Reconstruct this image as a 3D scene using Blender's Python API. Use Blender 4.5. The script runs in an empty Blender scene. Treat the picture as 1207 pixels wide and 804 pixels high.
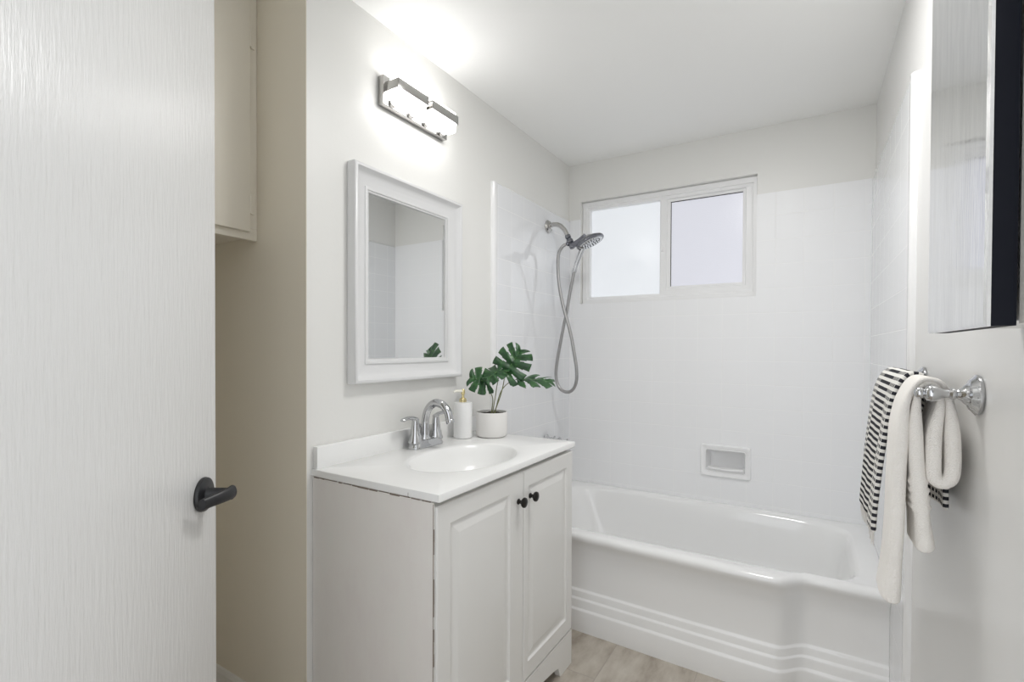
import bpy, bmesh, math, random
from mathutils import Vector, Matrix
random.seed(7)
S = bpy.context.scene
C = S.collection

# ------------------------------------------------------------------ camera
cam_d = bpy.data.cameras.new('camera')
cam = bpy.data.objects.new('camera', cam_d); C.objects.link(cam)
R2 = Vector((0.85853916, 0.51272754, 0.0045816)); U2 = Vector((-0.01018944, 0.00812677, 0.99991506)); F2 = Vector((-0.51264675, 0.85851292, -0.01220156))
M = Matrix((R2, U2, -F2)).transposed().to_4x4(); M.translation = (1.2727, 0.0, 1.2318)
cam.matrix_world = M
cam_d.sensor_fit = 'HORIZONTAL'; cam_d.sensor_width = 36.0
cam_d.lens = 573.648 / 1207 * 36.0
cam_d.shift_x = -6.287 / 1207; cam_d.shift_y = 15.21 / 1207
cam_d.clip_start = 0.02
S.camera = cam

# ------------------------------------------------------------------ light and exposure
S.view_settings.view_transform = 'Standard'; S.view_settings.look = 'None'
S.view_settings.gamma = 1.0; S.view_settings.use_curve_mapping = False
S.view_settings.exposure = 0.35
W_STRENGTH = 1.42; GLASS_E = 10.0; PANE_L = 0.47; PANE_R = 0.42; FILL_W = 8.8; FILL_Z = 2.335
S.cycles.max_bounces = 10; S.cycles.diffuse_bounces = 7; S.cycles.glossy_bounces = 5
S.cycles.use_denoising = True
S.cycles.caustics_reflective = False; S.cycles.caustics_refractive = False
S.cycles.sample_clamp_indirect = 4.0
w = bpy.data.worlds.new('world'); S.world = w; w.use_nodes = True
w.node_tree.nodes['Background'].inputs[0].default_value = (0.93, 0.96, 1.0, 1)
w.node_tree.nodes['Background'].inputs[1].default_value = W_STRENGTH
def area(name, loc, rot, sx, sy, power, col):
    d = bpy.data.lights.new(name, 'AREA'); d.shape = 'RECTANGLE'; d.size = sx; d.size_y = sy; d.energy = power; d.color = col
    o = bpy.data.objects.new(name, d); C.objects.link(o); o.location = loc; o.rotation_euler = rot
    return o
area('bathroom_ceiling_lamp', (1.04, 1.42, FILL_Z), (0, 0, 0), 0.26, 0.26, FILL_W, (1.0, 0.992, 0.98))  # added fill light above the view, no real lamp; lifts the whole room

# ------------------------------------------------------------------ materials
def mat(name, col, rough=0.5, metal=0.0, spec=0.5, coat=0.0):
    m = bpy.data.materials.new(name); m.use_nodes = True
    b = m.node_tree.nodes['Principled BSDF']
    b.inputs['Base Color'].default_value = (*col, 1); b.inputs['Roughness'].default_value = rough
    b.inputs['Metallic'].default_value = metal; b.inputs['Specular IOR Level'].default_value = spec
    b.inputs['Coat Weight'].default_value = coat; b.inputs['Coat Roughness'].default_value = 0.06
    return m
def nt(m): return m.node_tree.nodes, m.node_tree.links, m.node_tree.nodes['Principled BSDF']
def coords(m, scale=(1, 1, 1), kind='Object'):
    n, l, b = nt(m)
    t = n.new('ShaderNodeTexCoord'); mp = n.new('ShaderNodeMapping'); mp.inputs['Scale'].default_value = scale
    l.new(t.outputs[kind], mp.inputs['Vector']); return mp.outputs['Vector']
def noise(m, vec, scale, detail=3, rough=0.5):
    n, l, b = nt(m); t = n.new('ShaderNodeTexNoise'); t.inputs['Scale'].default_value = scale
    t.inputs['Detail'].default_value = detail; t.inputs['Roughness'].default_value = rough
    l.new(vec, t.inputs['Vector']); return t.outputs['Fac']
def bump(m, h, strength, dist):
    n, l, b = nt(m); t = n.new('ShaderNodeBump'); t.inputs['Strength'].default_value = strength; t.inputs['Distance'].default_value = dist
    l.new(h, t.inputs['Height']); l.new(t.outputs['Normal'], b.inputs['Normal']); return t
def ramp(m, fac, stops):
    n, l, b = nt(m); r = n.new('ShaderNodeValToRGB')
    el = r.color_ramp.elements
    while len(el) < len(stops): el.new(0.5)
    for e, (p, c) in zip(el, stops): e.position = p; e.color = (*c, 1)
    l.new(fac, r.inputs['Fac']); return r.outputs['Color']
def math_n(m, op, a, b_=None, c=None):
    n, l, b = nt(m); t = n.new('ShaderNodeMath'); t.operation = op
    for i, v in enumerate((a, b_, c)):
        if v is None: continue
        if isinstance(v, (int, float)): t.inputs[i].default_value = v
        else: l.new(v, t.inputs[i])
    return t.outputs[0]

def painted(name, col, rough=0.45, bs=0.12, sc=90):
    m = mat(name, col, rough); v = coords(m); bump(m, noise(m, v, sc, 4), bs, 0.0015); return m
WALL = painted('wall_paint', (0.76, 0.755, 0.73), 0.38)
WALLR = painted('wall_paint_satin', (0.745, 0.74, 0.725), 0.28, 0.08, 40)
ALC = painted('alcove_shade_tint', (0.83, 0.775, 0.66), 0.45)  # wall paint warmed to put the alcove's shaded tone into the colour
ALC_CAB = painted('alcove_cabinet_paint', (0.79, 0.75, 0.665), 0.4)
CEIL = painted('ceiling_paint', (0.90, 0.90, 0.885), 0.6, 0.15, 120)
TRIM = mat('trim_paint', (0.80, 0.79, 0.76), 0.35)

def tile_mat(name, axes, phase, size=0.121, rough=0.08, ca=(0.835, 0.838, 0.845), cb=(0.862, 0.862, 0.86), spec=0.75):
    """glazed square wall tile: a grout grid on two object axes"""
    m = mat(name, ca, 0.07, 0.0, spec)
    n, l, b = nt(m)
    t = n.new('ShaderNodeTexCoord'); s = n.new('ShaderNodeSeparateXYZ'); l.new(t.outputs['Object'], s.inputs[0])
    ds = []
    for ax, ph in zip(axes, phase):
        v = math_n(m, 'SUBTRACT', s.outputs[ax], ph); v = math_n(m, 'DIVIDE', v, size); v = math_n(m, 'FRACT', v)
        ds.append(math_n(m, 'ABSOLUTE', math_n(m, 'SUBTRACT', v, 0.5)))
    d = math_n(m, 'MAXIMUM', *ds)                      # 0.5 on a joint
    mr = n.new('ShaderNodeMapRange'); mr.interpolation_type = 'SMOOTHSTEP'
    mr.inputs['From Min'].default_value = 0.480; mr.inputs['From Max'].default_value = 0.498
    mr.inputs['To Min'].default_value = 0; mr.inputs['To Max'].default_value = 1
    l.new(d, mr.inputs['Value']); g = mr.outputs['Result']
    cells = n.new('ShaderNodeTexNoise'); cells.inputs['Scale'].default_value = 9; l.new(t.outputs['Object'], cells.inputs['Vector'])
    mx = n.new('ShaderNodeMix'); mx.data_type = 'RGBA'
    mx.inputs['A'].default_value = (*ca, 1); mx.inputs['B'].default_value = (*cb, 1)
    l.new(g, mx.inputs['Factor']); l.new(mx.outputs['Result'], b.inputs['Base Color'])
    l.new(math_n(m, 'MULTIPLY_ADD', g, 0.12, rough), b.inputs['Roughness'])
    h = math_n(m, 'MULTIPLY_ADD', g, -1.0, math_n(m, 'MULTIPLY', cells.outputs['Fac'], 0.5))
    bump(m, h, 0.30, 0.0014)
    return m
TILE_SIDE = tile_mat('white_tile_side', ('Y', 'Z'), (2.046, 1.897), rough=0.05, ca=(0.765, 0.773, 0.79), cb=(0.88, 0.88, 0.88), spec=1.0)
TILE_BACK = tile_mat('white_tile_back', ('X', 'Z'), (0.04, 1.897), rough=0.42)
GLAZE = mat('glazed_ceramic', (0.83, 0.83, 0.83), 0.08)
TUB = mat('tub_enamel', (0.83, 0.83, 0.825), 0.10, 0, 0.5, 0.3)
VINYL = mat('white_vinyl', (0.82, 0.82, 0.82), 0.3)
CAB = painted('vanity_paint', (0.74, 0.735, 0.715), 0.35, 0.05, 60)
def cab_side():
    m = mat('vanity_side_paint', (0.7, 0.68, 0.66), 0.45); v = coords(m, (3, 5, 1.2))
    n, l, b = nt(m); f = noise(m, v, 3, 6, 0.65)
    l.new(ramp(m, f, [(0.3, (0.75, 0.71, 0.69)), (0.55, (0.775, 0.75, 0.72)), (0.75, (0.76, 0.755, 0.72))]), b.inputs['Base Color'])
    bump(m, noise(m, v, 40, 4), 0.15, 0.001); return m
CABS = cab_side()
MARBLE = mat('cultured_marble', (0.84, 0.84, 0.83), 0.24, 0, 0.4)
SPLINT = mat('chipped_edge', (0.22, 0.18, 0.15), 0.8)
CHROME = mat('chrome', (0.56, 0.565, 0.575), 0.05, 1.0)
DCHROME = mat('dark_chrome', (0.22, 0.225, 0.25), 0.12, 1.0)
NICKEL = mat('brushed_nickel', (0.50, 0.49, 0.475), 0.2, 1.0)
STEEL = mat('hose_steel', (0.38, 0.375, 0.37), 0.28, 1.0)
MIRROR = mat('mirror_silver', (0.85, 0.86, 0.86), 0.0, 1.0)
BLACK = mat('black_metal', (0.012, 0.012, 0.014), 0.38, 0.0, 0.5)
BRONZE = mat('dark_bronze', (0.02, 0.018, 0.016), 0.3, 0.6)
GOLD = mat('pale_gold', (0.75, 0.65, 0.36), 0.25, 1.0)
BRUSHW = mat('cream_plastic', (0.85, 0.83, 0.74), 0.3)
NAVY = mat('dark_door_edge', (0.006, 0.007, 0.012), 0.55, 0.0, 0.15)
FRAME_W = mat('mirror_frame_paint', (0.71, 0.71, 0.71), 0.28, 0, 0.5, 0.2)
def mirror_streaked():
    m = mat('streaked_mirror', (0.90, 0.91, 0.93), 0.04, 1.0); v = coords(m, (1, 14, 1.6)); n, l, b = nt(m)
    f = noise(m, v, 6, 6, 0.7)
    l.new(math_n(m, 'MULTIPLY_ADD', f, 0.34, -0.08), b.inputs['Roughness'])
    l.new(ramp(m, f, [(0.3, (0.72, 0.73, 0.75)), (0.7, (0.93, 0.94, 0.95))]), b.inputs['Base Color'])
    bump(m, noise(m, v, 18, 3), 0.06, 0.002); return m
MIRROR_S = mirror_streaked()
def door_paint():
    m = mat('door_gloss_paint', (0.79, 0.79, 0.785), 0.26, 0, 0.5, 0.0); v = coords(m, (9, 9, 0.9)); n, l, b = nt(m)
    v2 = coords(m, (1, 1, 1))
    h = math_n(m, 'ADD', noise(m, v, 16, 5, 0.6), math_n(m, 'MULTIPLY', noise(m, v2, 2.2, 2), 1.6))
    bump(m, h, 0.42, 0.004); return m
DOORP = door_paint()
def floor_mat():
    m = mat('floor_tile', (0.5, 0.46, 0.41), 0.35); n, l, b = nt(m)
    t = n.new('ShaderNodeTexCoord'); s = n.new('ShaderNodeSeparateXYZ'); l.new(t.outputs['Object'], s.inputs[0])
    px = math_n(m, 'DIVIDE', math_n(m, 'SUBTRACT', s.outputs['X'], 0.6035 - 3.2), 0.32)
    col = math_n(m, 'FLOOR', px); fx = math_n(m, 'ABSOLUTE', math_n(m, 'SUBTRACT', math_n(m, 'FRACT', px), 0.5))
    par = math_n(m, 'MODULO', col, 2.0)
    py = math_n(m, 'DIVIDE', math_n(m, 'SUBTRACT', s.outputs['Y'], 1.693 - 6.1), 0.61)
    py = math_n(m, 'ADD', py, math_n(m, 'MULTIPLY', math_n(m, 'SUBTRACT', par, 1.0), 0.5))
    row = math_n(m, 'FLOOR', py); fy = math_n(m, 'ABSOLUTE', math_n(m, 'SUBTRACT', math_n(m, 'FRACT', py), 0.5))
    dx = math_n(m, 'MULTIPLY', math_n(m, 'SUBTRACT', 0.5, fx), 0.32); dy = math_n(m, 'MULTIPLY', math_n(m, 'SUBTRACT', 0.5, fy), 0.61)
    d = math_n(m, 'MINIMUM', dx, dy); g = math_n(m, 'LESS_THAN', d, 0.0017)
    mp = n.new('ShaderNodeMapping'); mp.inputs['Scale'].default_value = (6, 2.2, 1); l.new(t.outputs['Object'], mp.inputs['Vector'])
    cv = n.new('ShaderNodeCombineXYZ'); l.new(math_n(m, 'MULTIPLY', col, 3.7), cv.inputs['X']); l.new(math_n(m, 'MULTIPLY', row, 5.1), cv.inputs['Y'])
    l.new(cv.outputs[0], mp.inputs['Location'])
    f = noise(m, mp.outputs['Vector'], 2.2, 8, 0.62)
    c = ramp(m, f, [(0.30, (0.28, 0.24, 0.195)), (0.46, (0.41, 0.365, 0.31)), (0.62, (0.50, 0.46, 0.40)), (0.8, (0.59, 0.55, 0.49))])
    mx = n.new('ShaderNodeMix'); mx.data_type = 'RGBA'; l.new(g, mx.inputs['Factor']); l.new(c, mx.inputs['A'])
    mx.inputs['B'].default_value = (0.36, 0.32, 0.28, 1); l.new(mx.outputs['Result'], b.inputs['Base Color'])
    bump(m, math_n(m, 'MULTIPLY', g, -1.0), 0.5, 0.001); return m
FLOOR = floor_mat()
def emit(name, col, e, base=(0.9, 0.9, 0.9), rough=0.2, tex=0.0):
    m = mat(name, base, rough); n, l, b = nt(m)
    b.inputs['Emission Color'].default_value = (*col, 1); b.inputs['Emission Strength'].default_value = e
    if tex:
        v = coords(m); bump(m, noise(m, v, 160, 2), tex, 0.002)
    return m
SHADE = emit('lit_frosted_glass', (1.0, 0.99, 0.98), GLASS_E)
PANEL = emit('frosted_pane', (0.93, 0.965, 1.0), PANE_L, (0.35, 0.36, 0.38), 0.12, 0.25)
PANER = emit('frosted_pane_screened', (0.90, 0.915, 1.0), PANE_R, (0.3, 0.3, 0.33), 0.2, 0.25)
SOIL = mat('potting_soil', (0.035, 0.028, 0.02), 0.95)
POTM = painted('matte_pot', (0.76, 0.745, 0.725), 0.6, 0.1, 120)
STEM = mat('plant_stem', (0.16, 0.17, 0.07), 0.5)
def leaf_mat():
    m = mat('monstera_leaf', (0.03, 0.12, 0.045), 0.33); n, l, b = nt(m); v = coords(m)
    l.new(ramp(m, noise(m, v, 38, 3), [(0.3, (0.010, 0.042, 0.014)), (0.55, (0.022, 0.085, 0.024)), (0.75, (0.06, 0.16, 0.045))]), b.inputs['Base Color'])
    bump(m, noise(m, v, 90, 2), 0.2, 0.002); return m
LEAF = leaf_mat()
def leaf_under():
    m = mat('leaf_rib', (0.10, 0.20, 0.07), 0.4); return m
RIB = leaf_under()
def ceramic_bump():
    m = mat('embossed_ceramic', (0.82, 0.82, 0.815), 0.3); n, l, b = nt(m); v = coords(m, (1, 1, 1))
    vo = n.new('ShaderNodeTexVoronoi'); vo.inputs['Scale'].default_value = 85; l.new(v, vo.inputs['Vector'])
    bump(m, vo.outputs['Distance'], 0.25, 0.0015); return m
DISP = ceramic_bump()
def terry(name, col):
    m = mat(name, col, 0.95, 0, 0.1); n, l, b = nt(m); v = coords(m)
    b.inputs['Sheen Weight'].default_value = 0.25
    h = math_n(m, 'ADD', noise(m, v, 420, 2), math_n(m, 'MULTIPLY', noise(m, v, 60, 2), 0.5)); bump(m, h, 0.6, 0.003); return m
TERRY = terry('cream_terry', (0.86, 0.83, 0.785))
def striped():
    """woven black blocks in close rows on off-white cotton, UV: x across the towel in metres, y along it"""
    m = mat('black_white_weave', (0.8, 0.78, 0.74), 0.95, 0, 0.1); n, l, b = nt(m)
    t = n.new('ShaderNodeTexCoord'); s = n.new('ShaderNodeSeparateXYZ'); l.new(t.outputs['UV'], s.inputs[0])
    fv = math_n(m, 'ABSOLUTE', math_n(m, 'SUBTRACT', math_n(m, 'FRACT', math_n(m, 'DIVIDE', s.outputs['Y'], 0.0145)), 0.5))
    fu = math_n(m, 'ABSOLUTE', math_n(m, 'SUBTRACT', math_n(m, 'FRACT', math_n(m, 'DIVIDE', s.outputs['X'], 0.0150)), 0.5))
    row = math_n(m, 'LESS_THAN', fv, 0.25)
    edge = math_n(m, 'GREATER_THAN', math_n(m, 'ABSOLUTE', math_n(m, 'SUBTRACT', s.outputs['X'], 1.43)), 0.070)
    gap = math_n(m, 'GREATER_THAN', fu, 0.34)
    k = math_n(m, 'MULTIPLY', row, math_n(m, 'SUBTRACT', 1.0, math_n(m, 'MULTIPLY', gap, edge)))
    mx = n.new('ShaderNodeMix'); mx.data_type = 'RGBA'; l.new(k, mx.inputs['Factor'])
    mx.inputs['A'].default_value = (0.76, 0.745, 0.71, 1); mx.inputs['B'].default_value = (0.035, 0.035, 0.042, 1)
    l.new(mx.outputs['Result'], b.inputs['Base Color'])
    bump(m, math_n(m, 'ADD', k, noise(m, coords(m), 400, 2)), 0.5, 0.0025); return m
STRIPE = striped()
FRINGE = mat('cotton_fringe', (0.74, 0.72, 0.69), 0.95, 0, 0.1)

# ------------------------------------------------------------------ mesh helpers
def link(name, me, m, parent=None, angle=35, loc=None):
    me.materials.append(m)
    o = bpy.data.objects.new(name, me); C.objects.link(o)
    if parent is not None: o.parent = parent
    if loc is not None: o.location = loc
    for p in me.polygons: p.use_smooth = True
    me.set_sharp_from_angle(angle=math.radians(angle))
    return o
def holed_wall_into(bm, x0, x1, z0, z1, y0, y1, holes):
    """slab in the x-z plane with rectangular through holes (x0, x1, z0, z1), built from a grid of cells sharing faces"""
    xs = sorted({x0, x1} | {h[0] for h in holes} | {h[1] for h in holes}); zs = sorted({z0, z1} | {h[2] for h in holes} | {h[3] for h in holes})
    xs = [x for x in xs if x0 <= x <= x1]; zs = [z for z in zs if z0 <= z <= z1]
    solid = lambda i, j: 0 <= i < len(xs) - 1 and 0 <= j < len(zs) - 1 and not any(h[0] <= (xs[i] + xs[i + 1]) / 2 <= h[1] and h[2] <= (zs[j] + zs[j + 1]) / 2 <= h[3] for h in holes)
    cache = {}
    def v(x, y, z):
        k = (x, y, z)
        if k not in cache: cache[k] = bm.verts.new(k)
        return cache[k]
    for i in range(len(xs) - 1):
        for j in range(len(zs) - 1):
            if not solid(i, j): continue
            a, b, c, d = xs[i], xs[i + 1], zs[j], zs[j + 1]
            bm.faces.new((v(a, y0, c), v(b, y0, c), v(b, y0, d), v(a, y0, d))); bm.faces.new((v(a, y1, c), v(a, y1, d), v(b, y1, d), v(b, y1, c)))
            if not solid(i - 1, j): bm.faces.new((v(a, y0, c), v(a, y0, d), v(a, y1, d), v(a, y1, c)))
            if not solid(i + 1, j): bm.faces.new((v(b, y0, c), v(b, y1, c), v(b, y1, d), v(b, y0, d)))
            if not solid(i, j - 1): bm.faces.new((v(a, y0, c), v(a, y1, c), v(b, y1, c), v(b, y0, c)))
            if not solid(i, j + 1): bm.faces.new((v(a, y0, d), v(b, y0, d), v(b, y1, d), v(a, y1, d)))
def from_bm(name, bm, m, parent=None, angle=35):
    bmesh.ops.recalc_face_normals(bm, faces=bm.faces)
    me = bpy.data.meshes.new(name); bm.to_mesh(me); bm.free()
    return link(name, me, m, parent, angle)
def box_into(bm, lo, hi, bev=0.0, seg=2):
    r = bmesh.ops.create_cube(bm, size=1.0)
    vs = r['verts']
    for v in vs:
        v.co = Vector(((lo[i] + hi[i]) / 2 + v.co[i] * (hi[i] - lo[i]) for i in range(3)))
    if bev > 0:
        es = list({e for v in vs for e in v.link_edges})
        bmesh.ops.bevel(bm, geom=es, offset=bev, segments=seg, affect='EDGES', profile=0.5)
def box(name, lo, hi, m, parent=None, bev=0.0, seg=2):
    bm = bmesh.new(); box_into(bm, lo, hi, bev, seg); return from_bm(name, bm, m, parent)
def loft_into(bm, rings, closed=True, cap0=True, cap1=True):
    vr = [[bm.verts.new(p) for p in r] for r in rings]
    n = len(vr[0])
    for a, b in zip(vr, vr[1:]):
        for i in range(n if closed else n - 1):
            j = (i + 1) % n
            bm.faces.new((a[i], a[j], b[j], b[i]))
    if closed and cap0: bm.faces.new(list(reversed(vr[0])))
    if closed and cap1: bm.faces.new(vr[-1])
    return vr
def catmull(pts, k=8):
    pts = [Vector(p) for p in pts]; out = []
    P = [pts[0] * 2 - pts[1]] + pts + [pts[-1] * 2 - pts[-2]]
    for i in range(1, len(P) - 2):
        a, b, c, d = P[i - 1:i + 3]
        for j in range(k):
            t = j / k
            out.append(0.5 * ((2 * b) + (c - a) * t + (2 * a - 5 * b + 4 * c - d) * t * t + (3 * b - a - 3 * c + d) * t ** 3))
    out.append(pts[-1]); return out
def tube_into(bm, path, rad, n=14):
    path = [Vector(p) for p in path]; N = len(path)
    rr = rad if isinstance(rad, (list, tuple)) else [rad] * N
    if len(rr) != N:
        src = rr; rr = []
        for i in range(N):
            t = i / (N - 1) * (len(src) - 1); a = min(int(t), len(src) - 2); rr.append(src[a] + (src[a + 1] - src[a]) * (t - a))
    t0 = (path[1] - path[0]).normalized()
    u = t0.orthogonal().normalized(); rings = []
    for i in range(N):
        t = (path[min(i + 1, N - 1)] - path[max(i - 1, 0)]).normalized()
        u = (u - t * u.dot(t)).normalized(); v = t.cross(u)
        rings.append([path[i] + (u * math.cos(2 * math.pi * k / n) + v * math.sin(2 * math.pi * k / n)) * rr[i] for k in range(n)])
    loft_into(bm, rings)
def tube(name, path, rad, m, parent=None, n=14):
    bm = bmesh.new(); tube_into(bm, path, rad, n); return from_bm(name, bm, m, parent)
def lathe_into(bm, prof, origin, axis=(0, 0, 1), n=40):
    """prof: (radius, height along axis) pairs"""
    ax = Vector(axis).normalized(); u = ax.orthogonal().normalized(); v = ax.cross(u); o = Vector(origin)
    rings = [[o + ax * h + (u * math.cos(2 * math.pi * k / n) + v * math.sin(2 * math.pi * k / n)) * max(r, 1e-5) for k in range(n)] for r, h in prof]
    loft_into(bm, rings)
def lathe(name, prof, origin, m, parent=None, axis=(0, 0, 1), n=40, angle=35):
    bm = bmesh.new(); lathe_into(bm, prof, origin, axis, n); return from_bm(name, bm, m, parent, angle)
def prism_into(bm, poly, d):
    """poly: list of 3D points in a plane, extruded by vector d"""
    d = Vector(d); a = [bm.verts.new(p) for p in poly]; b = [bm.verts.new(Vector(p) + d) for p in poly]
    n = len(a); bm.faces.new(a); bm.faces.new(list(reversed(b)))
    for i in range(n): bm.faces.new((a[i], b[i], b[(i + 1) % n], a[(i + 1) % n]))
def prism(name, poly, d, m, parent=None, bev=0.0):
    bm = bmesh.new(); prism_into(bm, poly, d)
    if bev: bmesh.ops.bevel(bm, geom=list(bm.edges), offset=bev, segments=2, affect='EDGES', profile=0.5)
    return from_bm(name, bm, m, parent)

def tag(o, label, cat, group=None):
    o['label'] = label; o['category'] = cat
    if group: o['group'] = group
    return o
def thing(name, label, cat, group=None):
    o = bpy.data.objects.new(name, None); C.objects.link(o); o.empty_display_size = 0.05
    return tag(o, label, cat, group)
def struct(o, label=None):
    o['kind'] = 'structure'
    if label: o['label'] = label; o['category'] = label.split('|')[-1] if '|' in label else o.name.split('_')[0]
    return o
def set_origin(root, children_world, loc):
    """moves the empty to its base while keeping children where they are"""
    root.location = loc
    for c in children_world:
        c.location = Vector(c.location) - Vector(loc)
def finish(root, loc):
    set_origin(root, [c for c in root.children], loc)

W_, D_, H_ = 1.53, 2.744, 2.349
# ------------------------------------------------------------------ setting
struct(box('floor', (-0.74, -0.25, -0.05), (W_ + 0.12, D_ + 0.12, 0), FLOOR), 'beige stone look tile floor between vanity and bathtub')
struct(box('ceiling', (-0.74, -0.18, H_), (W_ + 0.12, D_ + 0.12, H_ + 0.05), CEIL), 'plain white painted ceiling over the whole bathroom')
wl = struct(box('wall_left', (-0.12, 0.9166, 0), (0, D_ + 0.12, H_), WALL), 'off white wall behind the vanity, mirror and light')
wr = struct(box('wall_right', (W_, -0.18, 0), (W_ + 0.12, D_ + 0.12, H_), WALLR), 'satin white wall carrying the towel bar and mirrored cabinet')
# back wall with the window opening
WX0, WX1, WZ0, WZ1 = 0.079, 1.044, 1.500, 2.120
DISH = (0.808, 1.007, 0.582, 0.708)
bm = bmesh.new(); holed_wall_into(bm, 0, W_, 0, H_, D_, D_ + 0.12, [(WX0, WX1, WZ0, WZ1), DISH])
wb = struct(from_bm('wall_back', bm, WALL), 'end wall above the bathtub holding the window')
struct(box('wall_alcove', (-0.74, 0.915, 0), (-0.0004, 0.9164, H_), ALC), 'side wall of the alcove, warm shade put into its colour, behind the open door')
struct(box('wall_alcove_back', (-0.74, -0.18, 0), (-0.62, 0.915, H_), ALC), 'rear wall of the alcove, warm shade put into its colour, under the wall cupboard')
bm = bmesh.new()
box_into(bm, (-0.62, -0.18, 0), (0.60, -0.07, H_))  # rest of this wall left unbuilt so world light can fill the room
struct(from_bm('wall_front', bm, WALL), 'left stretch of the entrance wall, open beyond to let light in, behind the camera')
def base_profile(x0, x1, yf):
    prof = [(0, 0), (0, 0.012), (0.085, 0.012), (0.095, 0.009), (0.105, 0.009), (0.118, 0.004), (0.122, 0)]
    return [[(x, yf - d, z) for z, d in prof] for x in (x0, x1)]
bm = bmesh.new(); loft_into(bm, base_profile(-0.62, -0.001, 0.915)); struct(from_bm('baseboard_alcove', bm, TRIM, None, 20), 'cream moulded baseboard at the foot of the alcove side wall')

# tile surround: panels with rounded bullnose edges
ZT = 2.011; TT = 0.014
def tile_panel_side(name, xw, sgn, yf, m, parent):
    x1 = xw + sgn * TT
    bm = bmesh.new()
    n = 6; prof = []
    yb = D_ - 0.0005
    # plan outline (x,y): rounded front edge
    pts = [(xw, yf)] + [(xw + sgn * TT * math.sin(a * math.pi / 2 / n), yf + 0.02 * (1 - math.cos(a * math.pi / 2 / n))) for a in range(1, n + 1)]
    pts += [(x1, yb), (xw, yb)]
    def ring(z, s): return [(xw + (p[0] - xw) * s, p[1] + (0.02 * (1 - s) if i < len(pts) - 2 and i > 0 else 0), z) for i, p in enumerate(pts)]
    rings = [ring(0.0, 1)] + [ring(ZT - 0.012, 1)] + [ring(ZT - 0.012 + 0.012 * math.sin(a * math.pi / 2 / 4), max(0.05, math.cos(a * math.pi / 2 / 4))) for a in range(1, 5)]
    loft_into(bm, rings)
    return from_bm(name, bm, m, parent, 50)
tile_panel_side('tile_surround', 0.0, 1, 1.897, TILE_SIDE, wl)
tile_panel_side('tile_surround', W_, -1, 1.745, TILE_SIDE, wr)
# bullnose trim strips (narrow tiles) down both front edges
def bullnose(xw, sgn, yf, parent, wd=0.03, th=0.016):
    n = 8
    pts = [(xw, yf)] + [(xw + sgn * th * math.sin(a * math.pi / 2 / n), yf + th * (1 - math.cos(a * math.pi / 2 / n))) for a in range(1, n + 1)] + [(xw + sgn * th, yf + wd), (xw + sgn * TT * 0.9, yf + wd + 0.006), (xw, yf + wd + 0.006)]
    bm = bmesh.new(); loft_into(bm, [[(x, y, z) for x, y in pts] for z in (0.0, ZT - 0.004)] )
    return from_bm('bullnose_trim', bm, GLAZE, parent, 40)
bullnose(0.0, 1, 1.885, wl); bullnose(W_, -1, 1.735, wr)
bm = bmesh.new()
yt = D_ - 0.011
holed_wall_into(bm, TT, W_ - TT, 0.0, ZT, yt, D_, [(WX0, WX1, WZ0, ZT + 0.1), DISH])
from_bm('tile_surround', bm, TILE_BACK, wb)

# window
win = bpy.data.objects.new('window_1', None); C.objects.link(win); struct(win, 'white vinyl sliding window with frosted glass over the bathtub')
yw = D_ + 0.026
def rect_frame(name, x0, x1, z0, z1, wl_, wr_, wb_, wt_, y0, y1, m, parent, bev=0.004):
    """mitred rectangular frame with stepped inner lip, lofted around"""
    prof = [(0, y1), (0, y0 + bev), (bev, y0), (0.62, y0), (0.70, y0 + 0.006), (1.0, y0 + 0.008), (1.0, y1)]
    bm = bmesh.new(); rings = []
    for f, y in prof:
        if f == bev: f = 0.08
        a, b, c, d = x0 + wl_ * f, x1 - wr_ * f, z0 + wb_ * f, z1 - wt_ * f
        rings.append([(a, y, c), (b, y, c), (b, y, d), (a, y, d)])
    rings.append(rings[0])
    vr = loft_into(bm, rings, True, False, False)
    bmesh.ops.remove_doubles(bm, verts=bm.verts, dist=1e-6)
    return from_bm(name, bm, m, parent, 30)
K = 1.0115
def wx(x): return 1.2727 + (x - 1.2727) * K
def wz(z): return 1.2318 + (z - 1.2318) * K
rect_frame('window_frame', WX0 + 0.001, WX1 - 0.001, WZ0 + 0.001, WZ1 - 0.001, 0.045, 0.028, 0.040, 0.048, yw, yw + 0.06, VINYL, win)
rect_frame('sliding_sash', wx(0.556), wx(1.022), wz(1.530), wz(2.088), 0.058, 0.045, 0.048, 0.045, yw + 0.010, yw + 0.034, VINYL, win)
rect_frame('fixed_sash', wx(0.120), wx(0.575), wz(1.524), wz(2.092), 0.018, 0.02, 0.018, 0.018, yw + 0.030, yw + 0.05, VINYL, win)
o = box('pane', (wx(0.130), yw + 0.040, wz(1.535)), (wx(0.565), yw + 0.044, wz(2.082)), PANEL, win); o['label'] = 'plain frosted pane of the left half'
o = box('pane', (wx(0.60), yw + 0.022, wz(1.565)), (wx(0.985), yw + 0.026, wz(2.055)), PANER, win); o['label'] = 'screened frosted pane of the right half'
bm = bmesh.new()
for x0, x1, z0, z1 in ((0.6135, 0.6165, 1.577, 2.043), (0.6135, 0.978, 2.040, 2.0435)): box_into(bm, (wx(x0), yw + 0.0165, wz(z0)), (wx(x1), yw + 0.021, wz(z1)))
o = from_bm('glazing_gasket', bm, BRONZE, win); o['label'] = 'thin dark gasket line along the right pane'
box('latch', (wx(0.560), yw + 0.004, 1.78), (wx(0.578), yw + 0.012, 1.84), VINYL, win, 0.003)

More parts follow.
